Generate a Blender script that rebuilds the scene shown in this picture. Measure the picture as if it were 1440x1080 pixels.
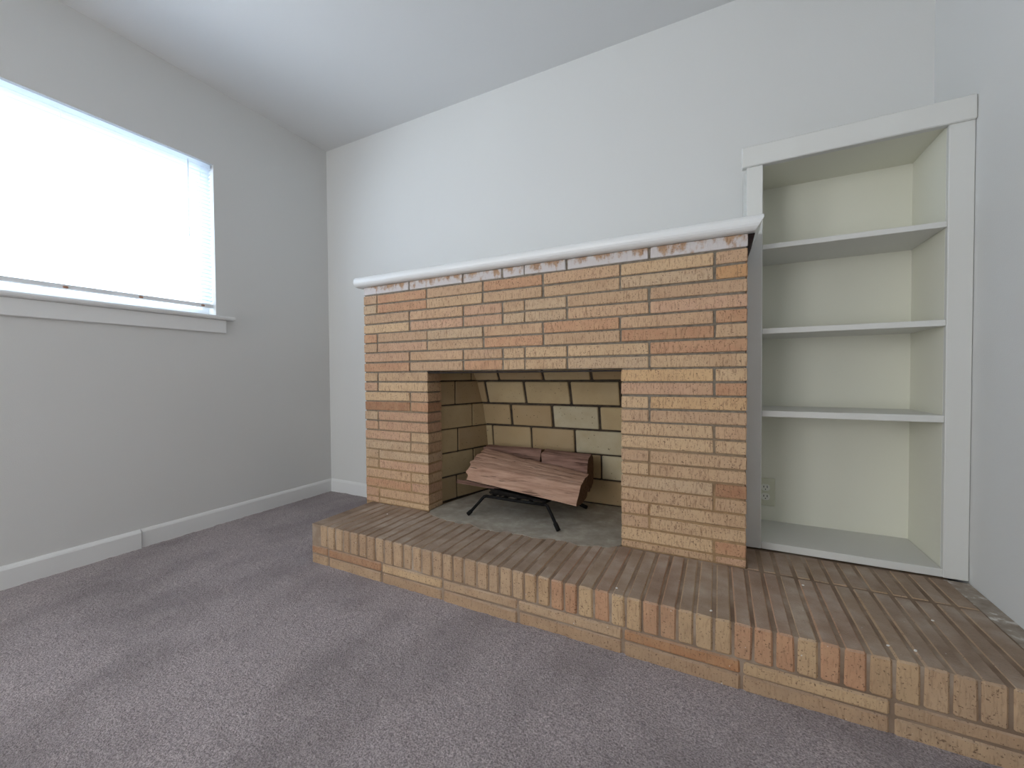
import bpy, bmesh, math, random
from mathutils import Vector, Matrix, noise

for o in list(bpy.data.objects):
    bpy.data.objects.remove(o, do_unlink=True)
scene = bpy.context.scene
COL = scene.collection
rnd = random.Random(11)

# ------------------------------------------------------------------ camera
CAM = Vector((2.5193, -2.0448, 0.8276))
cam_data = bpy.data.cameras.new('camera')
cam_data.sensor_fit = 'HORIZONTAL'
cam_data.sensor_width = 36.0
cam_data.lens = 36.0 * 575.39 / 1440.0
cam_data.clip_start = 0.02
cam = bpy.data.objects.new('camera', cam_data)
COL.objects.link(cam)
right = Vector((0.89162316, 0.45272753, -0.00677688))
up = Vector((-0.00318647, 0.02124114, 0.9997693))
fwd = Vector((-0.45276703, 0.89139587, -0.02038169))
m3 = Matrix((right, up, -fwd)).transposed()
cam.matrix_world = Matrix.Translation(CAM) @ m3.to_4x4()
scene.camera = cam

# ------------------------------------------------------------------ sky / daylight / exposure
SKY = 9.0
world = bpy.data.worlds.new('sky')
scene.world = world
world.use_nodes = True
bg = world.node_tree.nodes['Background']
bg.inputs[0].default_value = (0.965, 0.98, 1.0, 1)
bg.inputs[1].default_value = SKY
scene.view_settings.view_transform = 'Standard'
scene.view_settings.look = 'None'
scene.view_settings.exposure = 0.07
scene.view_settings.gamma = 1.0
scene.view_settings.use_curve_mapping = False

# key dimensions of the place (metres)
W, H, FRONT = 3.2115, 2.44, -4.3
WY0, WY1, WZ0, WZ1 = -2.15, -0.742, 1.175, 2.013      # side window
VX0, VX1, VZ0, VZ1 = 0.30, 1.45, 0.06, 2.00            # glazed door added behind the camera for fill light
UY0, UY1, UZ0, UZ1 = -3.90, -2.75, 0.85, 1.95          # second window, added further along the left wall for fill light
BF, HF, HZ = -0.4747, -0.835, 0.175                    # brick face, hearth front, hearth top
BL, BR, OL, OR, OT = 0.852, 2.600, 1.266, 2.186, 0.850
SF = -0.284                                            # bookcase face


def portal(name, loc, rot, sx, sy):
    d = bpy.data.lights.new(name, 'AREA')
    d.shape = 'RECTANGLE'
    d.size, d.size_y = sx, sy
    d.energy = 1.0
    d.cycles.is_portal = True
    o = bpy.data.objects.new(name, d)
    o.location = loc
    o.rotation_euler = rot
    COL.objects.link(o)


portal('daylight_side', (-0.14, (WY0 + WY1) / 2, (WZ0 + WZ1) / 2), (0, -math.pi / 2, 0), WZ1 - WZ0, WY1 - WY0)
portal('fill_front', ((VX0 + VX1) / 2, FRONT - 0.14, (VZ0 + VZ1) / 2), (math.pi / 2, 0, 0), VX1 - VX0, VZ1 - VZ0)  # portal for the fill light of the added door

portal('fill_rear', (-0.14, (UY0 + UY1) / 2, (UZ0 + UZ1) / 2), (0, -math.pi / 2, 0), UZ1 - UZ0, UY1 - UY0)  # portal for the fill light of the added second window


# ------------------------------------------------------------------ materials
def lin(r, g, b):
    f = lambda c: c / 12.92 if c <= 0.04045 else ((c + 0.055) / 1.055) ** 2.4
    return (f(r / 255), f(g / 255), f(b / 255), 1.0)


class NT:
    def __init__(self, name, rough=0.6, spec=0.4):
        self.m = bpy.data.materials.new(name)
        self.m.use_nodes = True
        self.t = self.m.node_tree
        self.b = self.t.nodes['Principled BSDF']
        self.b.inputs['Roughness'].default_value = rough
        self.b.inputs['Specular IOR Level'].default_value = spec
        self.tc = self.t.nodes.new('ShaderNodeTexCoord')

    def n(self, kind, **kw):
        x = self.t.nodes.new(kind)
        for k, v in kw.items():
            setattr(x, k, v)
        return x

    def link(self, a, b):
        self.t.links.new(a, b)

    def coord(self, scale=(1, 1, 1), kind='Object', offset=None):
        mp = self.n('ShaderNodeMapping')
        self.link(self.tc.outputs[kind], mp.inputs[0])
        mp.inputs['Scale'].default_value = scale
        if offset is not None:
            self.link(offset, mp.inputs['Location'])
        return mp.outputs[0]

    def noise(self, vec, scale, detail=3.0, rough=0.55):
        x = self.n('ShaderNodeTexNoise')
        self.link(vec, x.inputs['Vector'])
        x.inputs['Scale'].default_value = scale
        x.inputs['Detail'].default_value = detail
        x.inputs['Roughness'].default_value = rough
        return x.outputs['Fac']

    def ramp(self, fac, stops):
        x = self.n('ShaderNodeValToRGB')
        self.link(fac, x.inputs[0])
        e = x.color_ramp.elements
        while len(e) < len(stops):
            e.new(0.5)
        for el, (p, c) in zip(e, stops):
            el.position = p
            el.color = c if len(c) == 4 else (*c, 1)
        return x.outputs[0]

    def g(self, fac, lo, hi):
        return self.ramp(fac, [(lo, (0, 0, 0)), (hi, (1, 1, 1))])

    def mix(self, fac, a, b, mode='MIX'):
        x = self.n('ShaderNodeMix', data_type='RGBA', blend_type=mode)
        for s, v in ((x.inputs[0], fac), (x.inputs[6], a), (x.inputs[7], b)):
            if isinstance(v, (int, float)):
                s.default_value = v
            elif isinstance(v, tuple):
                s.default_value = v
            else:
                self.link(v, s)
        return x.outputs[2]

    def math(self, op, a, b):
        x = self.n('ShaderNodeMath', operation=op)
        for s, v in ((x.inputs[0], a), (x.inputs[1], b)):
            if isinstance(v, (int, float)):
                s.default_value = v
            else:
                self.link(v, s)
        return x.outputs[0]

    def color(self, v):
        if isinstance(v, tuple):
            self.b.inputs['Base Color'].default_value = v
        else:
            self.link(v, self.b.inputs['Base Color'])

    def bump(self, h, strength, dist):
        x = self.n('ShaderNodeBump')
        x.inputs['Strength'].default_value = strength
        x.inputs['Distance'].default_value = dist
        self.link(h, x.inputs['Height'])
        self.link(x.outputs[0], self.b.inputs['Normal'])


def paint(name, col, rough=0.6, stip=0.25, spec=0.35):
    t = NT(name, rough, spec)
    v = t.coord(kind='Object')
    big = t.noise(v, 1.3, 2)
    c2 = tuple(x * 0.95 for x in col[:3]) + (1,)
    t.color(t.mix(big, col, c2))
    t.bump(t.noise(v, 260, 3), stip, 0.0012)
    return t.m


M = {}
M['wall'] = paint('wall_paint', (0.70, 0.70, 0.685, 1), 0.62, 0.35)
M['ceiling'] = paint('ceiling_paint', (0.72, 0.72, 0.715, 1), 0.75, 0.3)
M['trim'] = paint('trim_gloss_paint', (0.80, 0.805, 0.80, 1), 0.32, 0.08, 0.5)
M['case'] = paint('bookcase_paint', (0.70, 0.70, 0.672, 1), 0.45, 0.12, 0.4)
M['case_in'] = paint('bookcase_cream_bounce_paint', (0.78, 0.775, 0.67, 1), 0.5, 0.12, 0.4)  # cream made yellower and lighter to stand in for light bounced inside


def brick_mat(name, dirt=0.0, white=0.0):
    t = NT(name, 0.82, 0.25)
    oi = t.n('ShaderNodeObjectInfo')
    off = t.n('ShaderNodeCombineXYZ')
    k = t.math('MULTIPLY', oi.outputs['Random'], 37.0)
    t.link(k, off.inputs[0]); t.link(k, off.inputs[2]); t.link(k, off.inputs[1])
    v = t.coord((1, 1, 1), 'Object', off.outputs[0])
    vs = t.coord((1, 1, 0.18), 'Object', off.outputs[0])       # wire-cut marks run up the face
    base = oi.outputs['Color']
    mott = t.noise(v, 22, 3)
    c = t.mix(t.math('MULTIPLY', t.g(mott, 0.3, 0.75), 0.35), base, lin(206, 174, 136))
    gr = t.noise(v, 9, 2)
    c = t.mix(t.math('MULTIPLY', t.g(gr, 0.5, 0.75), 0.3), c, lin(166, 128, 98))
    scr = t.noise(vs, 210, 2, 0.6)
    c = t.mix(t.math('MULTIPLY', t.g(scr, 0.53, 0.68), 0.3 if dirt else 0.6), c, lin(130, 98, 76))
    spk = t.noise(v, 190, 2)
    c = t.mix(t.math('MULTIPLY', t.g(spk, 0.61, 0.69), 0.75), c, lin(80, 58, 46))
    if white:
        wv = t.noise(t.coord((1, 1, 0.6), 'Object', off.outputs[0]), 34, 4, 0.65)
        sep = t.n('ShaderNodeSeparateXYZ')
        t.link(t.tc.outputs['Object'], sep.inputs[0])
        low = t.math('MULTIPLY', sep.outputs['Z'], -5.0)
        c = t.mix(t.math('MULTIPLY', t.g(t.math('ADD', wv, low), 0.36, 0.52), 0.85), c, lin(206, 202, 202))
    if dirt:
        geo = t.n('ShaderNodeNewGeometry')
        sep = t.n('ShaderNodeSeparateXYZ')
        t.link(geo.outputs['Normal'], sep.inputs[0])
        upf = t.g(sep.outputs['Z'], 0.55, 0.95)
        wp = t.n('ShaderNodeMapping')
        t.link(geo.outputs['Position'], wp.inputs[0])
        dn = t.noise(wp.outputs[0], 9, 4, 0.6)
        dcol = t.ramp(dn, [(0.3, lin(134, 116, 102)), (0.5, lin(157, 140, 126)), (0.7, lin(178, 165, 152))])
        c = t.mix(t.math('MULTIPLY', upf, dirt), c, dcol)
        side = t.math('MULTIPLY', t.g(t.noise(wp.outputs[0], 5, 3), 0.5, 0.7), 0.3)
        c = t.mix(side, c, lin(150, 126, 102))
        fl = t.noise(wp.outputs[0], 75, 2)
        c = t.mix(t.math('MULTIPLY', t.g(fl, 0.755, 0.77), 0.8), c, lin(220, 216, 210))
    t.color(c)
    hgt = t.math('SUBTRACT', t.math('MULTIPLY', t.noise(v, 120, 3), 0.6), t.g(scr, 0.5, 0.75))
    t.bump(hgt, 0.55, 0.0018)
    return t.m


M['brick'] = brick_mat('face_brick')
M['brick_white'] = brick_mat('whitened_brick', white=1.0)
M['brick_hearth'] = brick_mat('hearth_brick', dirt=0.82)


def mortar_mat():
    t = NT('mortar', 0.95, 0.1)
    v = t.coord()
    a = t.ramp(t.noise(v, 60, 4), [(0.3, lin(108, 100, 90)), (0.7, lin(142, 132, 118))])
    tan = t.ramp(t.noise(v, 40, 4), [(0.3, lin(142, 116, 88)), (0.7, lin(172, 142, 108))])
    sep = t.n('ShaderNodeSeparateXYZ')
    t.link(v, sep.inputs[0])
    zz = t.math('ADD', sep.outputs['Z'], t.math('MULTIPLY', t.noise(v, 4, 3), 0.5))
    t.color(t.mix(t.g(zz, 0.62, 0.98), tan, a))          # low joints are smeared over with tan mortar
    t.bump(t.noise(v, 220, 3), 0.5, 0.002)
    return t.m


M['mortar'] = mortar_mat()
M['hearth_mortar'] = None


def firebrick_mat():
    t = NT('fire_brick_clay', 0.9, 0.15)
    oi = t.n('ShaderNodeObjectInfo')
    off = t.n('ShaderNodeCombineXYZ')
    k = t.math('MULTIPLY', oi.outputs['Random'], 41.0)
    t.link(k, off.inputs[0]); t.link(k, off.inputs[2]); t.link(k, off.inputs[1])
    v = t.coord((1, 1, 1), 'Object', off.outputs[0])
    c = t.mix(t.math('MULTIPLY', t.g(t.noise(v, 12, 4), 0.35, 0.7), 0.5), oi.outputs['Color'], lin(166, 144, 110))
    c = t.mix(t.math('MULTIPLY', t.g(t.noise(v, 5, 2), 0.5, 0.75), 0.2), c, lin(188, 176, 154))
    c = t.mix(t.math('MULTIPLY', t.g(t.noise(v, 95, 2), 0.7, 0.74), 0.85), c, lin(52, 40, 32))
    t.color(c)
    t.bump(t.noise(v, 130, 3), 0.4, 0.0015)
    return t.m


M['firebrick'] = firebrick_mat()


def simple(name, stops, scale=40, rough=0.8, bump=0.3, spec=0.3, detail=4, sc=(1, 1, 1), dist=0.0015, metal=0):
    t = NT(name, rough, spec)
    v = t.coord(sc)
    f = t.noise(v, scale, detail, 0.6)
    t.color(t.ramp(f, stops))
    t.b.inputs['Metallic'].default_value = metal
    if bump:
        t.bump(f, bump, dist)
    return t.m


M['hearth_mortar'] = simple('dusty_hearth_mortar', [(0.3, lin(120, 100, 84)), (0.52, lin(146, 127, 110)), (0.72, lin(176, 161, 146))], 7, 0.95, 0.4, 0.1, 5)
M['fire_mortar'] = simple('sooty_mortar', [(0.3, lin(46, 40, 34)), (0.7, lin(84, 72, 58))], 35)
M['ash_floor'] = simple('grey_cement_with_ash', [(0.25, lin(140, 132, 120)), (0.5, lin(162, 154, 141)), (0.75, lin(190, 183, 170))], 14, 0.95, 0.4, 0.1, 5)
M['strip'] = simple('pale_mortar_strip', [(0.3, lin(146, 134, 122)), (0.56, lin(170, 159, 147)), (0.66, lin(218, 214, 208))], 30, 0.95, 0.6, 0.1, 5, dist=0.004)
M['steel'] = simple('dark_lintel_steel', [(0.3, lin(26, 20, 17)), (0.7, lin(46, 34, 28))], 60, 0.7)
M['iron'] = simple('black_iron', [(0.3, (0.006, 0.006, 0.006)), (0.7, (0.012, 0.011, 0.011))], 60, 0.75, 0.15, 0.15)
M['dark'] = simple('dark_brown', [(0.3, lin(22, 14, 12)), (0.7, lin(40, 26, 22))], 60, 0.9)
M['plate'] = simple('ivory_plastic', [(0.3, lin(204, 204, 184)), (0.7, lin(210, 210, 190))], 20, 0.4, 0, 0.5)
M['socket'] = simple('pale_plastic', [(0.3, lin(228, 228, 218)), (0.7, lin(232, 232, 224))], 20, 0.35, 0, 0.5)
M['slot'] = simple('socket_slot', [(0.3, (0.008, 0.008, 0.008)), (0.7, (0.012, 0.012, 0.012))], 20, 0.6, 0)
M['chip'] = simple('white_paint_chip', [(0.3, lin(226, 222, 216)), (0.7, lin(238, 236, 232))], 80, 0.6, 0.2)
M['vinyl'] = simple('white_vinyl', [(0.3, (0.78, 0.79, 0.8)), (0.7, (0.81, 0.82, 0.83))], 10, 0.4, 0, 0.5)
M['brownplug'] = simple('tan_plastic_button', [(0.3, lin(150, 112, 92)), (0.7, lin(170, 130, 108))], 60, 0.5, 0)
M['grey_strip'] = simple('grey_strip', [(0.3, lin(110, 106, 104)), (0.7, lin(120, 116, 112))], 60, 0.6, 0)


def wood_mat(name, c0, c1, c2):
    t = NT(name, 0.85, 0.2)
    v = t.coord((0.10, 1, 1))
    f = t.noise(v, 70, 4, 0.65)
    wide = t.noise(t.coord((0.25, 1, 1)), 16, 3)
    c = t.ramp(f, [(0.25, c0), (0.48, c1), (0.75, c2)])
    c = t.mix(t.math('MULTIPLY', t.g(wide, 0.45, 0.7), 0.55), c, c1)
    crack = t.noise(t.coord((0.06, 1, 1)), 110, 2, 0.5)
    c = t.mix(t.math('MULTIPLY', t.g(crack, 0.645, 0.7), 0.8), c, lin(58, 38, 28))
    t.color(c)
    t.bump(t.math('SUBTRACT', f, t.g(crack, 0.6, 0.7)), 0.8, 0.004)
    return t.m


M['log'] = wood_mat('split_firewood', lin(136, 102, 84), lin(172, 137, 117), lin(196, 163, 141))
M['log_dark'] = wood_mat('weathered_firewood', lin(92, 68, 58), lin(130, 100, 88), lin(156, 124, 110))
M['log_end'] = wood_mat('sawn_log_end', lin(70, 50, 38), lin(98, 74, 56), lin(120, 92, 70))
M['char'] = simple('charred_wood', [(0.3, (0.006, 0.005, 0.005)), (0.7, (0.02, 0.017, 0.015))], 60, 0.95, 0.8, 0.1, dist=0.004)


def carpet_mat():
    t = NT('plush_carpet', 1.0, 0.05)
    v = t.coord()
    fib = t.noise(v, 230, 3, 0.7)
    tuft = t.noise(v, 85, 2, 0.6)
    patch = t.noise(t.coord((1, 0.6, 1)), 3.2, 3, 0.55)
    c = t.ramp(fib, [(0.3, lin(112, 103, 105)), (0.5, lin(172, 161, 162)), (0.7, lin(216, 204, 205))])
    c = t.mix(t.math('MULTIPLY', t.g(patch, 0.46, 0.66), 0.42), c, lin(112, 103, 105))
    c = t.mix(t.math('MULTIPLY', t.g(tuft, 0.55, 0.75), 0.3), c, lin(94, 86, 88))
    t.color(c)
    t.b.inputs['Sheen Weight'].default_value = 0.15
    h = t.math('ADD', fib, t.math('MULTIPLY', tuft, 0.8))
    t.bump(h, 1.0, 0.006)
    return t.m


M['carpet'] = carpet_mat()


def glass_mat(name, tint):
    t = NT(name)
    nt = t.t
    nt.nodes.remove(t.b)
    out = [n for n in nt.nodes if n.type == 'OUTPUT_MATERIAL'][0]
    tr = t.n('ShaderNodeBsdfTransparent')
    tr.inputs[0].default_value = tint
    gl = t.n('ShaderNodeBsdfGlossy')
    gl.inputs['Roughness'].default_value = 0.02
    mx = t.n('ShaderNodeMixShader')
    mx.inputs[0].default_value = 0.06
    t.link(tr.outputs[0], mx.inputs[1]); t.link(gl.outputs[0], mx.inputs[2]); t.link(mx.outputs[0], out.inputs[0])
    return t.m


M['glass'] = glass_mat('window_glass', (0.86, 0.93, 1.0, 1))  # blue tint stands in for the cooler daylight of the side window
M['clear_glass'] = glass_mat('clear_glass', (0.97, 0.975, 0.97, 1))


def slat_mat():
    t = NT('translucent_white_slat', 0.5)
    nt = t.t
    out = [n for n in nt.nodes if n.type == 'OUTPUT_MATERIAL'][0]
    t.color((0.82, 0.84, 0.86, 1))
    tl = t.n('ShaderNodeBsdfTranslucent')
    tl.inputs[0].default_value = (0.86, 0.9, 0.94, 1)  # bluish, so light through the slats turns cooler
    mx = t.n('ShaderNodeMixShader')
    mx.inputs[0].default_value = 0.65
    t.link(t.b.outputs[0], mx.inputs[1]); t.link(tl.outputs[0], mx.inputs[2]); t.link(mx.outputs[0], out.inputs[0])
    return t.m


M['slat'] = slat_mat()


# ------------------------------------------------------------------ mesh helpers
WORLD = {}


def place(o, parent, loc):
    loc = Vector(loc)
    COL.objects.link(o)
    WORLD[o.name] = loc
    if parent is not None:
        o.parent = parent
        o.location = loc - WORLD[parent.name]
    else:
        o.location = loc
    return o


def mobj(name, me, mat, parent=None, loc=(0, 0, 0), rot=None, color=None, smooth=False):
    if mat is not None and not me.materials:
        me.materials.append(M[mat])
    o = bpy.data.objects.new(name, me)
    place(o, parent, loc)
    if rot:
        o.rotation_euler = rot
    if color:
        o.color = color
    if smooth:
        for p in me.polygons:
            p.use_smooth = True
    return o


def empty(name, loc, label, cat, group=None):
    o = bpy.data.objects.new(name, None)
    o.empty_display_size = 0.05
    place(o, None, loc)
    return tag(o, label, cat, group)


def tag(o, label, cat, group=None):
    o['label'] = label
    o['category'] = cat
    if group:
        o['group'] = group
    return o


def struct(o, label, cat):
    o['kind'] = 'structure'
    return tag(o, label, cat)


def boxes(name, lst):
    """One mesh out of axis-aligned boxes (x0,x1,y0,y1,z0,z1)."""
    vs, fs = [], []
    for x0, x1, y0, y1, z0, z1 in lst:
        b = len(vs)
        vs += [(x0, y0, z0), (x1, y0, z0), (x1, y1, z0), (x0, y1, z0), (x0, y0, z1), (x1, y0, z1), (x1, y1, z1), (x0, y1, z1)]
        fs += [tuple(b + i for i in f) for f in ((0, 3, 2, 1), (4, 5, 6, 7), (0, 1, 5, 4), (1, 2, 6, 5), (2, 3, 7, 6), (3, 0, 4, 7))]
    me = bpy.data.meshes.new(name)
    me.from_pydata(vs, [], fs)
    return me


CB = {}


def cbox(sx, sy, sz, c=0.003, variant=0, mat=None):
    """Chamfered block centred on the origin, shared between alike blocks (44 triangles)."""
    key = (round(sx, 4), round(sy, 4), round(sz, 4), c, variant, mat)
    if key in CB:
        return CB[key]
    r = random.Random(hash(key[:5]) & 0xffff)
    bm = bmesh.new()
    bmesh.ops.create_cube(bm, size=1.0)
    for v in bm.verts:
        v.co = Vector((v.co.x * sx, v.co.y * sy, v.co.z * sz))
        if variant:
            v.co += Vector([r.uniform(-1, 1) * 0.0012 for _ in range(3)])
    if c > 0:
        bmesh.ops.bevel(bm, geom=bm.edges[:], offset=c, segments=1, affect='EDGES')
    me = bpy.data.meshes.new('block')
    bm.to_mesh(me)
    bm.free()
    CB[key] = me
    return me


def block(name, x0, x1, y0, y1, z0, z1, mat, parent=None, c=0.002, color=None, variant=0, rot=None):
    me = cbox(x1 - x0, y1 - y0, z1 - z0, c, variant, mat)
    return mobj(name, me, mat, parent, ((x0 + x1) / 2, (y0 + y1) / 2, (z0 + z1) / 2), rot, color)


def tube(pts, rad, seg=10):
    """Round rod along a polyline; rad may be a list."""
    pts = [Vector(p) for p in pts]
    if not isinstance(rad, (list, tuple)):
        rad = [rad] * len(pts)
    vs, fs = [], []
    ref = None
    for i, p in enumerate(pts):
        a = pts[max(i - 1, 0)]
        b = pts[min(i + 1, len(pts) - 1)]
        d = (b - a).normalized()
        if ref is None:
            ref = d.orthogonal().normalized()
        ref = (ref - d * ref.dot(d)).normalized()
        bi = d.cross(ref)
        for k in range(seg):
            t = 2 * math.pi * k / seg
            vs.append(p + (ref * math.cos(t) + bi * math.sin(t)) * rad[i])
    for i in range(len(pts) - 1):
        for k in range(seg):
            k2 = (k + 1) % seg
            fs.append((i * seg + k, i * seg + k2, (i + 1) * seg + k2, (i + 1) * seg + k))
    fs.append(tuple(range(seg))[::-1])
    fs.append(tuple((len(pts) - 1) * seg + k for k in range(seg)))
    me = bpy.data.meshes.new('rod')
    me.from_pydata([tuple(v) for v in vs], [], fs)
    for p in me.polygons:
        p.use_smooth = len(p.vertices) == 4
    return me


def prism_x(profile, x0, x1, name='prism'):
    """Extrude a (y,z) polygon along X; x0/x1 may be functions of (y,z)."""
    n = len(profile)
    fx0 = x0 if callable(x0) else (lambda y, z: x0)
    fx1 = x1 if callable(x1) else (lambda y, z: x1)
    vs = [(fx0(y, z), y, z) for y, z in profile] + [(fx1(y, z), y, z) for y, z in profile]
    fs = [(i, (i + 1) % n, n + (i + 1) % n, n + i) for i in range(n)]
    fs += [tuple(range(n))[::-1], tuple(range(n, 2 * n))]
    me = bpy.data.meshes.new(name)
    me.from_pydata(vs, [], fs)
    bm = bmesh.new(); bm.from_mesh(me)
    bmesh.ops.recalc_face_normals(bm, faces=bm.faces[:])
    bm.to_mesh(me); bm.free()
    return me


def prism_z(poly, z0, z1, name='prism'):
    n = len(poly)
    vs = [(x, y, z0) for x, y in poly] + [(x, y, z1) for x, y in poly]
    fs = [(i, (i + 1) % n, n + (i + 1) % n, n + i) for i in range(n)]
    fs += [tuple(range(n))[::-1], tuple(range(n, 2 * n))]
    me = bpy.data.meshes.new(name)
    me.from_pydata(vs, [], fs)
    bm = bmesh.new(); bm.from_mesh(me)
    bmesh.ops.recalc_face_normals(bm, faces=bm.faces[:])
    bm.to_mesh(me); bm.free()
    return me


# ------------------------------------------------------------------ room shell
T = 0.12
struct(mobj('wall_left', boxes('wall_left', [
    (-T, 0, UY1 + 0.1, 0, 0, WZ0), (-T, 0, UY1 + 0.1, 0, WZ1, H),
    (-T, 0, UY1 + 0.1, WY0, WZ0, WZ1), (-T, 0, WY1, 0, WZ0, WZ1),
    (-T, 0, FRONT, UY1 + 0.1, 0, UZ0), (-T, 0, FRONT, UY1 + 0.1, UZ1, H),
    (-T, 0, FRONT, UY0, UZ0, UZ1), (-T, 0, UY1, UY1 + 0.1, UZ0, UZ1)]), 'wall'),
    'white painted wall with the window and blind', 'wall')
struct(mobj('wall_back', boxes('wall_back', [(-T, W + T, 0, T, 0, H)]), 'wall'),
       'white painted wall behind the brick fireplace', 'wall')
struct(mobj('wall_right', boxes('wall_right', [(W, W + T, FRONT, 0, 0, H)]), 'wall'),
       'plain white wall beside the built-in bookcase', 'wall')
struct(mobj('wall_front', boxes('wall_front', [
    (-T, W + T, FRONT - T, FRONT, 0, VZ0), (-T, W + T, FRONT - T, FRONT, VZ1, H),
    (-T, VX0, FRONT - T, FRONT, VZ0, VZ1), (VX1, W + T, FRONT - T, FRONT, VZ0, VZ1)]), 'wall'),
    'white painted wall facing the fireplace', 'wall')
struct(mobj('ceiling', boxes('ceiling', [(-T, W + T, FRONT - T, T, H, H + 0.1)]), 'ceiling'),
       'flat white painted ceiling', 'ceiling')

# carpeted floor: a fine grid with soft pile undulation
def carpet():
    vs, fs = [], []
    nx, ny = 330, 400
    x0, x1, y0, y1 = -T, W + T, FRONT - T, T
    for j in range(ny + 1):
        y = y0 + (y1 - y0) * j / ny
        for i in range(nx + 1):
            x = x0 + (x1 - x0) * i / nx
            z = 0.0035 * noise.noise((x * 55, y * 55, 0.3)) + 0.003 * noise.noise((x * 9, y * 9, 4.1)) + 0.001
            vs.append((x, y, z))
    for j in range(ny):
        for i in range(nx):
            a = j * (nx + 1) + i
            fs.append((a, a + 1, a + nx + 2, a + nx + 1))
    me = bpy.data.meshes.new('floor')
    me.from_pydata(vs, [], fs)
    return me


struct(mobj('floor', carpet(), 'carpet', smooth=True), 'grey mauve plush carpet covering the floor', 'carpet')


def base_profile(t):
    return [(0, 0), (t, 0), (t, 0.076), (t * 0.72, 0.084), (t * 0.35, 0.090), (0, 0.091)]


def baseboard_y(name, y0, y1, t, label):
    pr = base_profile(t)
    n = len(pr)
    vs = [(x, y0, z) for x, z in pr] + [(x, y1, z) for x, z in pr]
    fs = [(i, (i + 1) % n, n + (i + 1) % n, n + i) for i in range(n)] + [tuple(range(n))[::-1], tuple(range(n, 2 * n))]
    me = bpy.data.meshes.new(name)
    me.from_pydata(vs, [], fs)
    bm = bmesh.new(); bm.from_mesh(me); bmesh.ops.recalc_face_normals(bm, faces=bm.faces[:]); bm.to_mesh(me); bm.free()
    return struct(mobj(name, me, 'trim'), label, 'baseboard')


baseboard_y('baseboard_left', -1.100, 0, 0.012, 'white baseboard length running from the corner to the butt joint')
baseboard_y('baseboard_left', FRONT, -1.103, 0.017, 'slightly thicker white baseboard length below the window')
pb = [(-y, z) for y, z in base_profile(0.012)]
struct(mobj('baseboard_back', prism_x(pb, 0.012, BL - 0.001), 'trim'), 'short white baseboard between the corner and the fireplace', 'baseboard')

# ------------------------------------------------------------------ side window
wn = bpy.data.objects.new('window_1', None)
place(wn, None, (-0.06, (WY0 + WY1) / 2, WZ0))
struct(wn, 'wide white window above the carpet with sill and apron', 'window')
fx0, fx1 = -0.112, -0.072
fw = 0.035
mobj('window_frame', boxes('window_frame', [
    (fx0, fx1, WY0, WY1, WZ1 - fw, WZ1), (fx0, fx1, WY0, WY1, WZ0, WZ0 + fw),
    (fx0, fx1, WY0, WY0 + fw, WZ0 + fw, WZ1 - fw), (fx0, fx1, WY1 - fw, WY1, WZ0 + fw, WZ1 - fw)]), 'vinyl', wn)
for o in wn.children:
    o.location = -Vector(WORLD['window_1'])
ym = -1.74
mo = mobj('mullion', boxes('mullion', [(fx0 + 0.004, fx1 - 0.004, ym - 0.02, ym + 0.02, WZ0 + fw, WZ1 - fw)]), 'vinyl', wn)
for a, b in ((WY0 + fw, ym - 0.02), (ym + 0.02, WY1 - fw)):
    mobj('pane', boxes('pane', [(-0.095, -0.091, a, b, WZ0 + fw, WZ1 - fw)]), 'glass', wn)
# stool with rounded nose and a horn past the opening; apron below
mobj('window_sill', boxes('window_sill', [(-0.07, 0.0, WY0, WY1, 1.153, 1.176)]), 'trim', wn)
stool = [(0.0, 1.153), (0.024, 1.153), (0.032, 1.158), (0.034, 1.166), (0.030, 1.174), (0.0, 1.178)]
n = len(stool)
me = bpy.data.meshes.new('sill_nose')
y0, y1 = WY0 - 0.085, -0.657
me.from_pydata([(x, y0, z) for x, z in stool] + [(x, y1, z) for x, z in stool], [],
               [(i, (i + 1) % n, n + (i + 1) % n, n + i) for i in range(n)] + [tuple(range(n))[::-1], tuple(range(n, 2 * n))])
bm = bmesh.new(); bm.from_mesh(me); bmesh.ops.recalc_face_normals(bm, faces=bm.faces[:]); bm.to_mesh(me); bm.free()
mobj('sill_nose', me, 'trim', wn)
mobj('apron', cbox(0.014, (-0.696) - (WY0 - 0.045), 0.074, 0.003, 0, 'trim'), 'trim', wn, (0.0072, (-0.696 + WY0 - 0.045) / 2, 1.116))
mobj('top_strip', boxes('top_strip', [(-0.070, -0.066, WY0 + 0.05, -0.86, 1.962, 1.966)]), 'grey_strip', wn)  # thin grey strip for the dark line near the window top

# horizontal mini blind inside the opening
bl = empty('mini_blind', (-0.026, (WY0 + WY1) / 2, WZ0 + 0.02), 'white horizontal mini blind lowered over the bright window', 'blind')
BX = -0.028
y0, y1 = WY0 + 0.006, WY1 - 0.006
block('headrail', BX - 0.013, BX + 0.013, y0, y1, WZ1 - 0.028, WZ1 - 0.002, 'slat', bl, 0.002)
npts, wid = 6, 0.0255
prof = []
tilt = math.radians(31)
for i in range(npts):
    u = (i / (npts - 1) - 0.5) * wid
    zz = 0.0022 * (1 - (2 * u / wid) ** 2)
    prof.append((u * math.cos(tilt) - zz * math.sin(tilt), u * math.sin(tilt) + zz * math.cos(tilt)))
prof = prof + [(x, z - 0.0006) for x, z in prof[::-1]]
n = len(prof)
hl = (y1 - y0) / 2
sm = bpy.data.meshes.new('slat')
sm.from_pydata([(x, -hl, z) for x, z in prof] + [(x, hl, z) for x, z in prof], [],
               [(i, (i + 1) % n, n + (i + 1) % n, n + i) for i in range(n)] + [tuple(range(n))[::-1], tuple(range(n, 2 * n))])
zs = 1.252
while zs < WZ1 - 0.036:
    mobj('slat', sm, 'slat', bl, (BX, (y0 + y1) / 2, zs))
    zs += 0.0212
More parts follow.
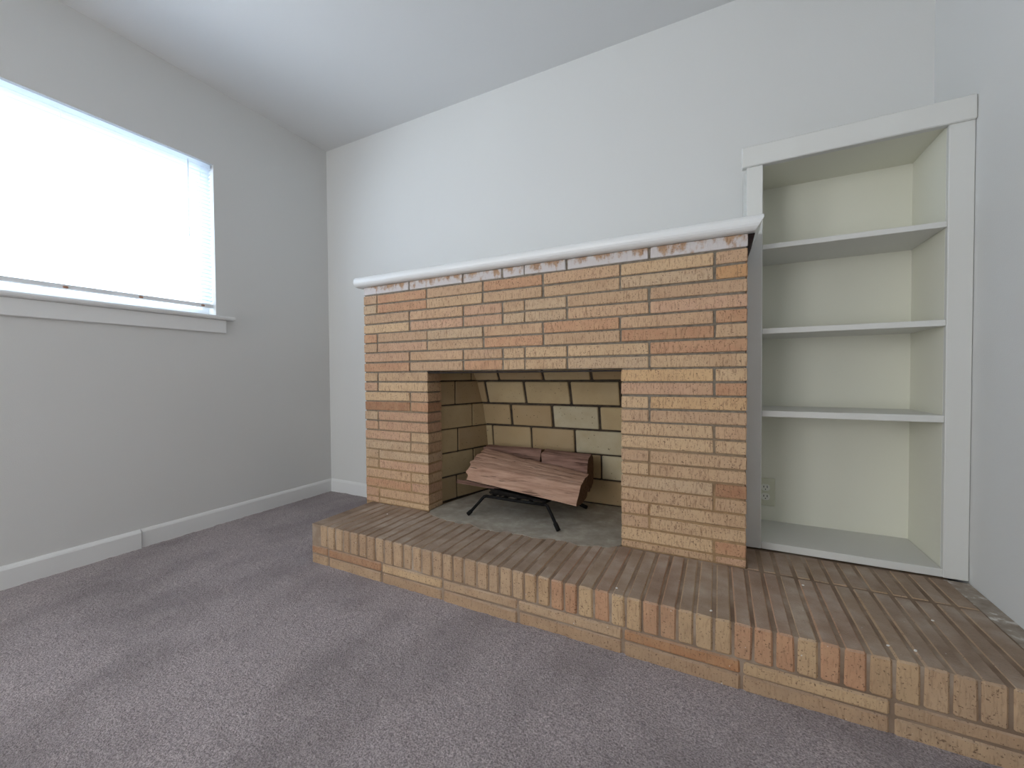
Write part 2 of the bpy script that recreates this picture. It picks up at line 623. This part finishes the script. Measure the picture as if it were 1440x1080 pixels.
rail = block('bottom_rail', BX - 0.013, BX + 0.013, y0, y1, 1.216, 1.238, 'vinyl', bl, 0.003)
for yy in (-0.80, -1.07, -1.33, -1.62, -1.9):
    mobj('cord_button', cbox(0.006, 0.016, 0.010, 0.002, 0, 'brownplug'), 'brownplug', rail, (BX + 0.014, yy, 1.225))
    mobj('ladder_cord', tube([(0, 0, 0), (0, 0, WZ1 - 0.03 - 1.238)], 0.0007, 6), 'slat', bl, (BX + 0.0135, yy, 1.238))
mobj('tilt_wand', tube([(0, 0, 0), (0, 0, -0.41)], 0.003, 8), 'slat', bl, (BX + 0.02, -0.86, WZ1 - 0.02))

# added for fill light: unseen glazed door behind the camera, second left wall window
dr = bpy.data.objects.new('fill_door', None)
place(dr, None, ((VX0 + VX1) / 2, FRONT - 0.06, VZ0))
struct(dr, 'white glazed double door added for fill light in the wall facing the fireplace', 'door')
fy0, fy1 = FRONT - 0.1, FRONT - 0.06
f2 = 0.05
xm = (VX0 + VX1) / 2
mobj('fill_door_frame', boxes('fill_door_frame', [
    (VX0, VX1, fy0, fy1, VZ1 - f2, VZ1), (VX0, VX1, fy0, fy1, VZ0, VZ0 + f2),
    (VX0, VX0 + f2, fy0, fy1, VZ0 + f2, VZ1 - f2), (VX1 - f2, VX1, fy0, fy1, VZ0 + f2, VZ1 - f2)]), 'vinyl', dr)
mobj('mullion', boxes('mullion', [(xm - 0.03, xm + 0.03, fy0, fy1, VZ0 + f2, VZ1 - f2)]), 'vinyl', dr)
for a, b in ((VX0 + f2, xm - 0.03), (xm + 0.03, VX1 - f2)):
    mobj('pane', boxes('pane', [(a, b, FRONT - 0.082, FRONT - 0.078, VZ0 + f2, VZ1 - f2)]), 'clear_glass', dr)
w2 = bpy.data.objects.new('fill_window', None)
place(w2, None, (-0.06, (UY0 + UY1) / 2, UZ0))
struct(w2, 'bare white window added for fill light further along the wall with the blind', 'window')
mobj('window_frame', boxes('window_frame', [
    (fx0, fx1, UY0, UY1, UZ1 - fw, UZ1), (fx0, fx1, UY0, UY1, UZ0, UZ0 + fw),
    (fx0, fx1, UY0, UY0 + fw, UZ0 + fw, UZ1 - fw), (fx0, fx1, UY1 - fw, UY1, UZ0 + fw, UZ1 - fw)]), 'vinyl', w2)
um = (UY0 + UY1) / 2
mobj('mullion', boxes('mullion', [(fx0 + 0.004, fx1 - 0.004, um - 0.02, um + 0.02, UZ0 + fw, UZ1 - fw)]), 'vinyl', w2)
for a, b in ((UY0 + fw, um - 0.02), (um + 0.02, UY1 - fw)):
    mobj('pane', boxes('pane', [(-0.095, -0.091, a, b, UZ0 + fw, UZ1 - fw)]), 'clear_glass', w2)
mobj('window_sill', boxes('window_sill', [(0.0, 0.034, UY0 - 0.06, UY1 + 0.06, UZ0 - 0.025, UZ0)]), 'trim', w2)

# children given in world coordinates: mesh vertices are absolute, so cancel the parent's offset
for par in (wn, dr, w2):
    for o in par.children:
        if WORLD[o.name].length < 1e-6:
            o.location = -WORLD[par.name]

# ------------------------------------------------------------------ fireplace
fp = empty('fireplace', ((BL + BR) / 2, BF / 2, 0), 'tan roman brick fireplace with raised brick hearth and white mantel shelf', 'fireplace')


def absolute(name, me, mat, parent, smooth=False):
    """A part whose mesh is written in world coordinates."""
    o = mobj(name, me, mat, parent, (0, 0, 0), smooth=smooth)
    return o


core = absolute('mortar', boxes('mortar', [
    (BL + 0.005, OL - 0.005, BF + 0.005, -0.372, 0.0, 1.293),
    (BL + 0.002, OL - 0.002, BF + 0.0016, -0.372, 0.0, 0.505),      # low joints are filled flush
    (OR + 0.005, BR - 0.005, BF + 0.005, -0.372, 0.0, 1.293),
    (OR + 0.002, BR - 0.002, BF + 0.0020, -0.372, 0.0, 0.306),
    (OL - 0.005, OR + 0.005, BF + 0.005, -0.372, OT + 0.002, 1.293),
    (BL + 0.005, 1.232, -0.372, -0.001, 0.0, 1.293),
    (2.220, BR - 0.005, -0.372, -0.001, 0.0, 1.293),
    (1.232, 2.220, -0.372, -0.001, 0.95, 1.293)]), 'mortar', fp)

TAN = [lin(194, 164, 132), lin(188, 157, 127), lin(200, 170, 136), lin(186, 154, 126), lin(194, 160, 130), lin(190, 164, 136)]
PINK = [lin(192, 155, 129), lin(188, 150, 124), lin(196, 158, 132)]
ORANGE = [lin(188, 144, 114), lin(182, 137, 107), lin(192, 148, 117)]
DARK = [lin(164, 120, 92), lin(158, 113, 86)]
special = {(5, 0): ORANGE, (6, 3): ORANGE, (6, 5): ORANGE, (7, 6): ORANGE, (8, 0): ORANGE, (8, 2): ORANGE,
           (4, 1): PINK, (4, 2): PINK, (3, 2): PINK, (5, 4): ORANGE, (2, 6): [lin(190, 146, 104)],
           (12, 0): DARK, (12, 1): ORANGE, (17, 8): DARK, (10, 0): PINK, (9, 7): [lin(204, 168, 126)], (11, 8): [lin(200, 164, 124)]}
A = [BL, 0.945, 1.265, 1.579, 1.867, 2.183, 2.503, BR]
B = [BL, 1.158, 1.473, 1.677, 1.783, 1.971, 2.288, BR]
J = 0.0075


def bcol(r, k):
    c = special.get((r, k))
    if c is None:
        q = rnd.random()
        c = TAN if q < 0.78 else (PINK if q < 0.95 else ORANGE)
    return rnd.choice(c)


def face_brick(x0, x1, y0, y1, z0, z1, col, mat='brick', name='brick', parent=None):
    j = J / 2
    dx = rnd.uniform(-0.0015, 0.0015)
    dy = rnd.uniform(-0.0014, 0.0014)
    e0 = 0 if abs(x0 - BL) < 1e-6 else j
    e1 = 0 if abs(x1 - BR) < 1e-6 else j
    if abs(x1 - OL) < 2e-3 and z1 < OT + 0.01:
        e1 = 0
    if abs(x0 - OR) < 4e-3 and z1 < OT + 0.01:
        e0 = 0
    xa, xb = round(x0 + e0, 3), round(x1 - e1, 3)
    o = block(name, xa, xb, y0, y1, z0, z1, mat, parent or fp, 0.0022, col, rnd.randint(1, 3))
    o.location.x += dx if (e0 and e1) else 0
    low = z1 < 0.515
    o.location.y += dy * (0.3 if low else 1)
    k = 0.0 if low else 1.0
    o.rotation_euler = (k * rnd.uniform(-0.006, 0.006), k * rnd.uniform(-0.0015, 0.0015), k * rnd.uniform(-0.002, 0.002))
    return o


CH = 0.04979
for r in range(23):
    zt = 1.2483 - CH * (r - 1) - J / 2
    zb = zt - (CH - J)
    if r == 0:
        zt = 1.2925
    if r == 22:
        zb = HZ + 0.001
    edges = B if r == 0 or ((r - 1) // 2) % 2 == 1 else A
    if r <= 8:
        segs = [(edges[i], edges[i + 1], i) for i in range(7)]
    elif edges is A:
        segs = [(BL, A[1], 0), (A[1], OL, 1), (OR, A[6], 7), (A[6], BR, 8)]
    else:
        segs = [(BL, B[1], 0), (B[1], OL, 1), (OR, B[6], 7), (B[6], BR, 8)]
    for x0, x1, k in segs:
        yb = -0.364
        if abs(x1 - BR) < 1e-6:
            yb = SF - 0.003
        face_brick(x0, x1, BF, yb, zb, zt, lin(168, 136, 112) if r == 0 else bcol(r, k), 'brick_white' if r == 0 else 'brick')
    # bricks of the chimney's free side, running back to the wall
    for y0, y1 in (((-0.358, -0.150), (-0.142, -0.002)) if edges is A else ((-0.358, -0.055), (-0.047, -0.002))):
        face_brick(BL, BL + 0.095, y0, y1, zb, zt, bcol(r, 50), 'brick')

absolute('lintel', boxes('lintel', [(OL - 0.04, OR + 0.04, BF + 0.006, -0.374, OT - 0.009, OT - 0.002),
                                   ]), 'steel', fp)
# dark wedge between chimney, mantel and bookcase stile
wv = [(2.6015, 1.292), (2.6215, 1.292), (2.6035, 1.236), (2.6015, 1.236)]
me = bpy.data.meshes.new('wedge')
me.from_pydata([(x, -0.470, z) for x, z in wv] + [(x, -0.290, z) for x, z in wv], [],
               [(0, 1, 2, 3), (7, 6, 5, 4), (0, 4, 5, 1), (1, 5, 6, 2), (2, 6, 7, 3), (3, 7, 4, 0)])
bm = bmesh.new(); bm.from_mesh(me); bmesh.ops.recalc_face_normals(bm, faces=bm.faces[:]); bm.to_mesh(me); bm.free()
absolute('dark_wedge', me, 'dark', fp)

# mantel shelf: thick painted board with a rounded nose, coped round the bookcase at its end
front = []
for i in range(9):
    a = -math.pi / 2 + i / 8 * math.radians(150)
    front.append((-0.486 - 0.024 * math.cos(a), 1.3195 + 0.0255 * math.sin(a)))
prof = [(-0.478, 1.2935)] + front + [(-0.480, 1.3435), (SF - 0.004, 1.3435), (SF - 0.004, 1.2935)]
absolute('mantel_shelf', prism_x(prof, lambda y, z: 0.817, lambda y, z: 2.622 + 0.022 * min(1, max(0, (z - 1.294) / 0.035))), 'trim', fp)
mb = absolute('mantel_back_board', boxes('mantel_back_board', [(0.817, 2.602, SF - 0.004, -0.001, 1.2935, 1.3435)]), 'trim', fp)

# ---- firebox
FZ = [0.178, 0.3025, 0.427, 0.5515, 0.676, 0.802, 0.93]
FYB = [-0.022, -0.022, -0.022, -0.036, -0.062, -0.104, -0.172]     # back wall leans forward in its upper rows
fbx = absolute('firebox', prism_x([(-0.001, 0.172)] + [(FYB[i] + 0.009, FZ[i] if i else 0.172) for i in range(7)] + [(-0.001, 0.95)], 1.25, 2.20), 'fire_mortar', fp)
PL0, PL1 = Vector((1.243, -0.358)), Vector((1.338, -0.012))
PR0, PR1 = Vector((2.209, -0.358)), Vector((2.114, -0.012))
nl = Vector((PL1.y - PL0.y, -(PL1.x - PL0.x))).normalized()          # into the firebox
nr = Vector((-nl.x, nl.y))
off = 0.008
absolute('splay_mortar', prism_z([(1.2322, -0.371), (PL0.x - off * nl.x, -0.371), (PL1.x - off * nl.x, PL1.y), (1.2322, PL1.y)], 0.172, 0.95), 'fire_mortar', fbx)
absolute('splay_mortar', prism_z([(2.2198, -0.371), (PR0.x - off * nr.x, -0.371), (PR1.x - off * nr.x, PR1.y), (2.2198, PR1.y)], 0.172, 0.95), 'fire_mortar', fbx)
FB = [lin(180, 158, 122), lin(174, 151, 116), lin(184, 164, 128), lin(168, 144, 110)]
PALE = [lin(188, 178, 152)]
pale_at = {(3, 2), (2, 3), (1, 3)}
backj = [[1.60, 1.85], [1.49, 1.741, 1.991], [1.37, 1.612, 1.856, 2.105], [1.50, 1.741, 1.99], [1.362, 1.599, 1.85, 2.1], [1.458, 1.715, 1.967]]
for r in range(6):
    xs = [1.29] + backj[r] + [2.16]
    z0, z1 = FZ[r], FZ[r + 1]
    ya, yb = FYB[r], FYB[r + 1]
    L = math.hypot(z1 - z0, yb - ya)
    ang = math.atan2(-(yb - ya), z1 - z0)
    for q, (a, b) in enumerate(zip(xs[:-1], xs[1:])):
        gp = 0.0085 if r < 3 else 0.0135
        me = cbox(round(b - a - gp, 3), 0.018, round(L - gp, 3), 0.0035, rnd.randint(1, 3), 'firebrick')
        mobj('fire_brick', me, 'firebrick', fbx, ((a + b) / 2, (ya + yb) / 2 + 0.009, (z0 + z1) / 2),
             (ang + rnd.uniform(-0.004, 0.004), rnd.uniform(-0.003, 0.003), rnd.uniform(-0.004, 0.004)), rnd.choice(PALE if (r, q) in pale_at else FB))
sidej = [[-0.246], [-0.13], [-0.236], [-0.136], [-0.251], [-0.14]]
for P0, P1, nn, sgn in ((PL0, PL1, nl, 1), (PR0, PR1, nr, -1)):
    d = (P1 - P0)
    ang = math.atan2(d.y, d.x)
    for r in range(6):
        ys = [P0.y] + sidej[r] + [P1.y]
        for a, b in zip(ys[:-1], ys[1:]):
            t0, t1 = (a - P0.y) / d.y, (b - P0.y) / d.y
            c = P0 + d * ((t0 + t1) / 2) - nn * 0.006
            me = cbox(round(d.length * (t1 - t0) - 0.007, 3), 0.012, round(FZ[r + 1] - FZ[r] - 0.007, 3), 0.003, rnd.randint(1, 3), 'firebrick')
            mobj('fire_brick', me, 'firebrick', fbx, (c.x, c.y, (FZ[r] + FZ[r + 1]) / 2),
                 (0, rnd.uniform(-0.003, 0.003), ang), rnd.choice(FB))
rs = random.Random(5)
rag = [(OL + (OR - OL) * i / 24, BF - 0.012 - 0.085 * math.sin(math.pi * (i + 0.4) / 25) ** 0.6 * rs.uniform(0.55, 1.0)) for i in range(1, 24)]
ff = absolute('firebox_floor', prism_z([(OL + 0.002, BF + 0.004)] + rag + [(OR - 0.002, BF + 0.004), (OR - 0.002, -0.36), (2.19, -0.36), (2.112, -0.02), (1.34, -0.02), (1.262, -0.36), (OL + 0.002, -0.36)], 0.1, 0.1765), 'ash_floor', fp)

# ---- raised hearth
hb = absolute('hearth', boxes('hearth', [
    (0.894, 3.166, HF + 0.005, BF + 0.002, 0.0, 0.1722),
    (BR + 0.002, 3.166, BF + 0.002, -0.001, 0.0, 0.1722)]), 'hearth_mortar', fp)
absolute('mortar_strip', prism_z([(3.166, -0.86), (W - 0.001, -0.86), (W - 0.001, SF - 0.002), (3.152, SF - 0.002), (3.160, -0.40)], 0.0, 0.1735), 'strip', hb)
RX = [0.890, 0.947, 0.997, 1.044, 1.091, 1.133, 1.182, 1.229, 1.276, 1.324, 1.371, 1.424, 1.469, 1.515, 1.564, 1.611, 1.657, 1.704, 1.758,
      1.807, 1.849, 1.899, 1.944, 1.990, 2.037, 2.083, 2.127, 2.178, 2.229, 2.274, 2.321, 2.368, 2.415, 2.459, 2.507, 2.552, 2.599,
      2.645, 2.690, 2.738, 2.783, 2.831, 2.877, 2.924, 2.971, 3.016, 3.062, 3.110, 3.165]
HC = [lin(186, 156, 122), lin(178, 148, 116), lin(190, 158, 124), lin(182, 146, 116), lin(174, 140, 112), lin(184, 148, 116)]
HO = [lin(184, 138, 108), lin(186, 142, 112)]


def hearth_brick(x0, x1, y0, y1, z0, z1, col, c=0.0045):
    o = block('brick', round(x0, 4), round(x1, 4), y0, y1, z0, z1, 'brick_hearth', hb, c, col, rnd.randint(1, 3))
    o.location.z += rnd.uniform(-0.0006, 0.0008)
    o.location.y += rnd.uniform(-0.0015, 0.0015)
    o.rotation_euler = (0, 0, rnd.uniform(-0.003, 0.003) if (x1 - x0) < 0.1 else 0)
    return o


DULL = [lin(176, 149, 122), lin(170, 143, 117), lin(180, 153, 125), lin(166, 138, 112)]
YEL = [lin(192, 163, 128), lin(188, 159, 125)]
BAND_O = [(2.035, 2.127), (2.178, 2.229), (2.321, 2.416), (2.552, 2.691), (2.738, 2.832)]
BAND_Y = [(2.127, 2.179), (2.229, 2.275), (2.415, 2.553), (2.690, 2.739), (2.877, 2.925)]


def in_band(x, bands):
    return any(a < x < b for a, b in bands)


for i in range(len(RX) - 1):
    g = 0.0033
    x0, x1 = RX[i] + g, RX[i + 1] - g
    xc = (x0 + x1) / 2
    col = rnd.choice(HO if in_band(xc, BAND_O) else YEL if in_band(xc, BAND_Y) else DULL if (xc < 1.95 or xc > 2.9) else HC)
    if i == 0:
        hearth_brick(x0, x1, HF + 0.010, BF - 0.007, 0.0815, HZ - 0.011, lin(150, 128, 108))     # chipped corner brick
    else:
        hearth_brick(x0, x1, HF, BF - 0.007, 0.0815, HZ, col)
    if x0 > BR:
        hearth_brick(x0, x1, BF + 0.001, SF - 0.002, 0.0815, HZ - 0.0008, rnd.choice(HC))
SX = [0.890, 1.000, 1.310, 1.611, 1.920, 2.267, 2.573, 2.873, 3.165]
SC = [lin(156, 116, 90), lin(164, 122, 94), YEL[0], DULL[0], DULL[2], lin(170, 120, 84), YEL[0], DULL[1]]
for i in range(len(SX) - 1):
    hearth_brick(SX[i] + 0.004, SX[i + 1] - 0.004, HF, HF + 0.09, 0.0435, 0.0775, SC[i])
    hearth_brick(SX[i] + 0.004, SX[i + 1] - 0.004, HF + 0.001, HF + 0.09, -0.004, 0.0395, rnd.choice(DULL))
for z0, z1 in ((0.0435, 0.0775), (-0.004, 0.0395)):
    hearth_brick(0.890, 0.980, HF + 0.098, BF - 0.002, z0, z1, rnd.choice(HC))

for par in (fp, hb):
    for o in list(par.children):
        if WORLD[o.name].length < 1e-6:
            # mesh in world coordinates
            o.location = -WORLD[fp.name] if par is fp else Vector((0, 0, 0))

# ------------------------------------------------------------------ fire grate
gr = empty('fire_grate', (1.70, -0.28, HZ), 'black iron fire grate standing on the firebox floor under the logs', 'fire grate')
GB = Vector((1.70, -0.28, HZ))


def rod(name, pts, rad, mat='iron', parent=gr):
    p0 = Vector(pts[0])
    return mobj(name, tube([Vector(p) - p0 for p in pts], rad), mat, parent, p0)


FL = 0.1765
rod('front_rail', [(1.552, -0.412, 0.268), (1.70, -0.412, 0.266), (1.846, -0.412, 0.268)], 0.007)
rod('back_rail', [(1.552, -0.150, 0.236), (1.846, -0.150, 0.236)], 0.007)
for p in ([(1.552, -0.412, 0.268), (1.540, -0.414, 0.264), (1.514, -0.424, 0.232), (1.488, -0.440, 0.199), (1.4865, -0.441, 0.197), (1.472, -0.449, FL + 0.006)],
          [(1.846, -0.412, 0.268), (1.858, -0.414, 0.264), (1.884, -0.428, 0.232), (1.903, -0.440, 0.208), (1.904, -0.441, 0.206), (1.923, -0.453, FL + 0.006)],
          [(1.552, -0.150, 0.236), (1.540, -0.148, 0.230), (1.500, -0.132, 0.205), (1.488, -0.128, 0.199), (1.4865, -0.127, 0.197), (1.462, -0.116, FL + 0.006)],
          [(1.846, -0.150, 0.236), (1.860, -0.148, 0.230), (1.900, -0.132, 0.205), (1.913, -0.128, 0.199), (1.9145, -0.127, 0.197), (1.944, -0.114, FL + 0.006)]):
    rod('leg', p, [0.007, 0.007, 0.007, 0.007, 0.0095, 0.0095])
for x in (1.570, 1.635, 1.70, 1.765, 1.828):
    rod('crossbar', [(x, -0.414, 0.268), (x, -0.28, 0.254), (x, -0.15, 0.240), (x, -0.135, 0.239)], 0.006)


# ------------------------------------------------------------------ firewood
def log(name, left, rgt, x0, x1, label, mats=('log', 'log_end', 'char'), amp=0.006, seed=0.0, bow=0.0, nl_=70, rag=0.012, char_z=None):
    """Split log lofted between two (y,z) outlines, with grain ridges and ragged ends."""
    NA = 64

    def resample(poly):
        P = [Vector(p) for p in poly]
        L = [0]
        for i in range(len(P)):
            L.append(L[-1] + (P[(i + 1) % len(P)] - P[i]).length)
        out = []
        for k in range(NA):
            s = L[-1] * k / NA
            for i in range(len(P)):
                if L[i] <= s <= L[i + 1]:
                    t = (s - L[i]) / max(1e-9, L[i + 1] - L[i])
                    out.append(P[i].lerp(P[(i + 1) % len(P)], t))
                    break
        sm = [(out[k - 1] + out[k] * 2 + out[(k + 1) % NA]) / 4 for k in range(NA)]
        return sm

    # keep the outlines in step: sample each edge with the same share of points
    def by_edge(poly, counts):
        P = [Vector(p) for p in poly]
        out = []
        for i, c in enumerate(counts):
            for k in range(c):
                out.append(P[i].lerp(P[(i + 1) % len(P)], k / c))
        m = len(out)
        return [(out[k - 1] + out[k] * 3 + out[(k + 1) % m]) / 5 for k in range(m)]

    P = [Vector(p) for p in left]
    lens = [(P[(i + 1) % len(P)] - P[i]).length for i in range(len(P))]
    counts = [max(3, int(round(NA * l / sum(lens)))) for l in lens]
    La, Ra = by_edge(left, counts), by_edge(rgt, counts)
    m = len(La)
    cx = (x0 + x1) / 2
    allp = La + Ra
    cy = sum(p.x for p in allp) / len(allp)
    cz = min(p.y for p in allp)
    vs, fs, mi = [], [], []
    for i in range(nl_ + 1):
        t = i / nl_
        c = sum((La[k].lerp(Ra[k], t) for k in range(m)), Vector((0, 0))) / m
        for k in range(m):
            p = La[k].lerp(Ra[k], t)
            e0 = rag * noise.noise((k * 0.45, seed, 1.7))
            e1 = rag * 0.14 * noise.noise((k * 0.35, seed, 7.7))
            x = x0 + (x1 - x0) * t + e0 * (1 - t) + e1 * t
            q = k * 0.55
            h = noise.noise((x * 5 + seed, q, seed)) * 0.6 + noise.noise((x * 9, q * 2.3, seed + 3)) * 0.5
            st = noise.noise((x * 2.2, q * 0.9, seed + 9))
            h += 0.8 * (math.floor(st * 4) / 4)
            dirv = (p - c).normalized()
            p = p + dirv * (amp * h)
            vs.append((x - cx, p.x - cy, p.y - cz + bow * (4 * t * (1 - t))))
    for i in range(nl_):
        for k in range(m):
            k2 = (k + 1) % m
            fs.append((i * m + k, (i + 1) * m + k, (i + 1) * m + k2, i * m + k2))
    body = len(fs)
    for base, flip in ((0, 0), (nl_ * m, 1)):
        cc = Vector((0, 0, 0))
        for k in range(m):
            cc += Vector(vs[base + k])
        cc /= m
        vs.append(tuple(cc))
        ci = len(vs) - 1
        for k in range(m):
            k2 = (k + 1) % m
            fs.append((base + k2, base + k, ci) if flip else (base + k, base + k2, ci))
    me = bpy.data.meshes.new(name)
    me.from_pydata(vs, [], fs)
    for a in mats:
        me.materials.append(M[a])
    bm = bmesh.new(); bm.from_mesh(me); bmesh.ops.recalc_face_normals(bm, faces=bm.faces[:]); bm.to_mesh(me); bm.free()
    for i, p in enumerate(me.polygons):
        if i >= body:
            p.material_index = 1
        elif char_z is not None and p.normal.z < -0.2:
            p.material_index = 2
    o = mobj(name, me, None, None, (cx, cy, cz))
    tag(o, label, 'firewood', 'logs stacked on the fire grate')
    return o


log('firewood_log',
    [(-0.372, 0.318), (-0.345, 0.385), (-0.262, 0.425), (-0.190, 0.446), (-0.165, 0.385), (-0.215, 0.318), (-0.300, 0.300)],
    [(-0.395, 0.272), (-0.325, 0.345), (-0.262, 0.362), (-0.200, 0.370), (-0.205, 0.318), (-0.235, 0.270), (-0.330, 0.262)],
    1.415, 1.980, 'large pale split log lying across the front of the fire grate', amp=0.0036, seed=2.3, char_z=1, rag=0.022)
log('firewood_log',
    [(-0.150, 0.395), (-0.135, 0.440), (-0.085, 0.448), (-0.060, 0.390), (-0.075, 0.300), (-0.140, 0.290)],
    [(-0.150, 0.405), (-0.130, 0.452), (-0.085, 0.446), (-0.065, 0.390), (-0.078, 0.300), (-0.140, 0.300)],
    1.375, 1.712, 'dark weathered log piece behind the front log by the splayed firebox side', ('log_dark', 'log_end', 'char'), 0.005, 5.1)
log('firewood_log',
    [(-0.185, 0.375), (-0.165, 0.440), (-0.105, 0.455), (-0.070, 0.420), (-0.078, 0.290), (-0.150, 0.270)],
    [(-0.185, 0.375), (-0.168, 0.425), (-0.115, 0.450), (-0.075, 0.420), (-0.078, 0.300), (-0.150, 0.270)],
    1.728, 1.966, 'dark squared log piece behind the lower end of the front log', ('log_dark', 'log_end', 'char'), 0.005, 8.4)
log('charred_log',
    [(-0.390, 0.2725), (-0.390, 0.300), (-0.350, 0.288), (-0.310, 0.280), (-0.310, 0.266)],
    [(-0.398, 0.2725), (-0.398, 0.279), (-0.350, 0.270), (-0.310, 0.266), (-0.310, 0.2635)],
    1.555, 1.845, 'charred black log remnant squeezed between the grate bars and the front log', ('char', 'char', 'char'), 0.0025, 15.2, nl_=50)
log('kindling_stick',
    [(-0.302, 0.276), (-0.298, 0.289), (-0.286, 0.291), (-0.282, 0.279), (-0.290, 0.273)],
    [(-0.300, 0.269), (-0.296, 0.285), (-0.284, 0.287), (-0.278, 0.274), (-0.288, 0.267)],
    1.310, 1.600, 'thin brown kindling stick poking out under the front log', ('log_dark', 'log_end', 'char'), 0.002, 12.4, nl_=24)

# ------------------------------------------------------------------ built-in bookcase
bc = empty('built_in_bookcase', ((2.604 + W) / 2, SF / 2, HZ), 'cream white built-in bookcase with three shelves beside the fireplace', 'bookcase')
X0, XI0, XI1, X1 = 2.606, 2.6575, 3.1515, W - 0.001
ZB = HZ + 0.003
block('back_panel', X0 + 0.02, X1, -0.012, -0.002, ZB, 1.655, 'case_in', bc, 0.0005)
block('side_panel', X0, XI0 - 0.03, SF + 0.020, -0.012, ZB, 1.655, 'case', bc, 0.0008)
block('side_panel', XI1 + 0.0005, X1, SF + 0.020, -0.012, ZB, 1.655, 'case_in', bc, 0.0008)
block('inner_panel', XI0 - 0.03, XI0 - 0.0005, SF + 0.020, -0.012, ZB, 1.655, 'case_in', bc, 0.0008)
block('stile', X0, XI0, SF, SF + 0.020, ZB, 1.592, 'case', bc, 0.002)
block('stile', XI1, X1, SF, SF + 0.020, ZB, 1.600, 'case', bc, 0.002)
hd = block('header', 2.590, X1, SF - 0.009, SF + 0.020, 1.5925, 1.666, 'case', bc, 0.003)
hd.rotation_euler = (0, -0.011, 0)
block('top_panel', X0, X1, SF + 0.0205, -0.012, 1.601, 1.613, 'case_in', bc, 0.0008)
for z0, z1 in ((1.2830, 1.3012), (0.9745, 0.9945), (0.6700, 0.6925)):
    block('shelf', XI0, XI1, SF + 0.003, -0.012, z0, z1, 'case', bc, 0.0015)
block('bottom_shelf', XI0, XI1, SF + 0.001, -0.012, ZB + 0.001, 0.205, 'case', bc, 0.0015)

# ------------------------------------------------------------------ electrical outlet on the bookcase back
oc = Vector((2.6935, -0.0125, 0.327))
ou = empty('electrical_outlet', oc, 'ivory duplex electrical outlet low on the bookcase back panel', 'outlet')
block('cover_plate', 2.6585, 2.7285, -0.0175, -0.0122, 0.2685, 0.3855, 'plate', ou, 0.0018)
for zc in (0.3465, 0.3075):
    bm = bmesh.new()
    bmesh.ops.create_cone(bm, cap_ends=True, segments=24, radius1=0.0168, radius2=0.0165, depth=0.005)
    for v in bm.verts:
        v.co.y = max(-0.0138, min(0.0138, v.co.y))
    bmesh.ops.rotate(bm, verts=bm.verts, matrix=Matrix.Rotation(math.pi / 2, 3, 'X'))
    me = bpy.data.meshes.new('receptacle'); bm.to_mesh(me); bm.free()
    rc = mobj('receptacle', me, 'socket', ou, (2.6935, -0.0185, zc))
    for dx, dz, sx, sz in ((-0.0063, 0.003, 0.0026, 0.0078), (0.0063, 0.003, 0.0026, 0.0092)):
        mobj('slot', cbox(sx, 0.002, sz, 0.0, 0, 'slot'), 'slot', rc, (2.6935 + dx, -0.0205, zc + dz))
    mobj('slot', cbox(0.005, 0.002, 0.005, 0.001, 0, 'slot'), 'slot', rc, (2.6935, -0.0205, zc - 0.0078))
mobj('screw', tube([(0, 0, 0), (0, -0.0022, 0)], 0.0032, 10), 'plate', ou, (2.6935, -0.0170, 0.327))

# ------------------------------------------------------------------ loose white paint chips
def chip(x, y, z, s, label):
    me = bpy.data.meshes.new('paint_chip')
    n = 7
    rr = random.Random(int(x * 1000))
    ring = [(s * rr.uniform(0.5, 1) * math.cos(i / n * 6.283), s * rr.uniform(0.4, 0.8) * math.sin(i / n * 6.283)) for i in range(n)]
    vs = [(a, b, 0) for a, b in ring] + [(a * 0.85, b * 0.85, s * 0.35) for a, b in ring]
    fs = [(i, (i + 1) % n, n + (i + 1) % n, n + i) for i in range(n)] + [tuple(range(n))[::-1], tuple(range(n, 2 * n))]
    me.from_pydata(vs, [], fs)
    o = mobj('paint_chip', me, 'chip', None, (x, y, z), (0, 0, x * 9))
    tag(o, label, 'paint chip', 'white paint chips on the brick hearth')


PAIR = 'tiny white paint chip at the hearth front edge before the bookcase'
for x, y, lab in [(2.50, -0.806, 'tiny white paint chip on the hearth front edge below the pier next to the bookcase'),
                  (2.24, -0.800, 'tiny white paint chip on the hearth front edge near the firebox opening'),
                  (2.88, -0.780, PAIR), (2.93, -0.775, PAIR),
                  (1.12, -0.600, 'tiny white paint chip on the hearth before the pier nearest the window'),
                  (3.02, -0.600, 'tiny white paint chip mid-hearth beside the pale mortar strip'),
                  (2.75, -0.530, 'tiny white paint chip on the hearth close to the foot of the bookcase')]:
    chip(x, y, HZ + 0.0015, 0.005, lab)
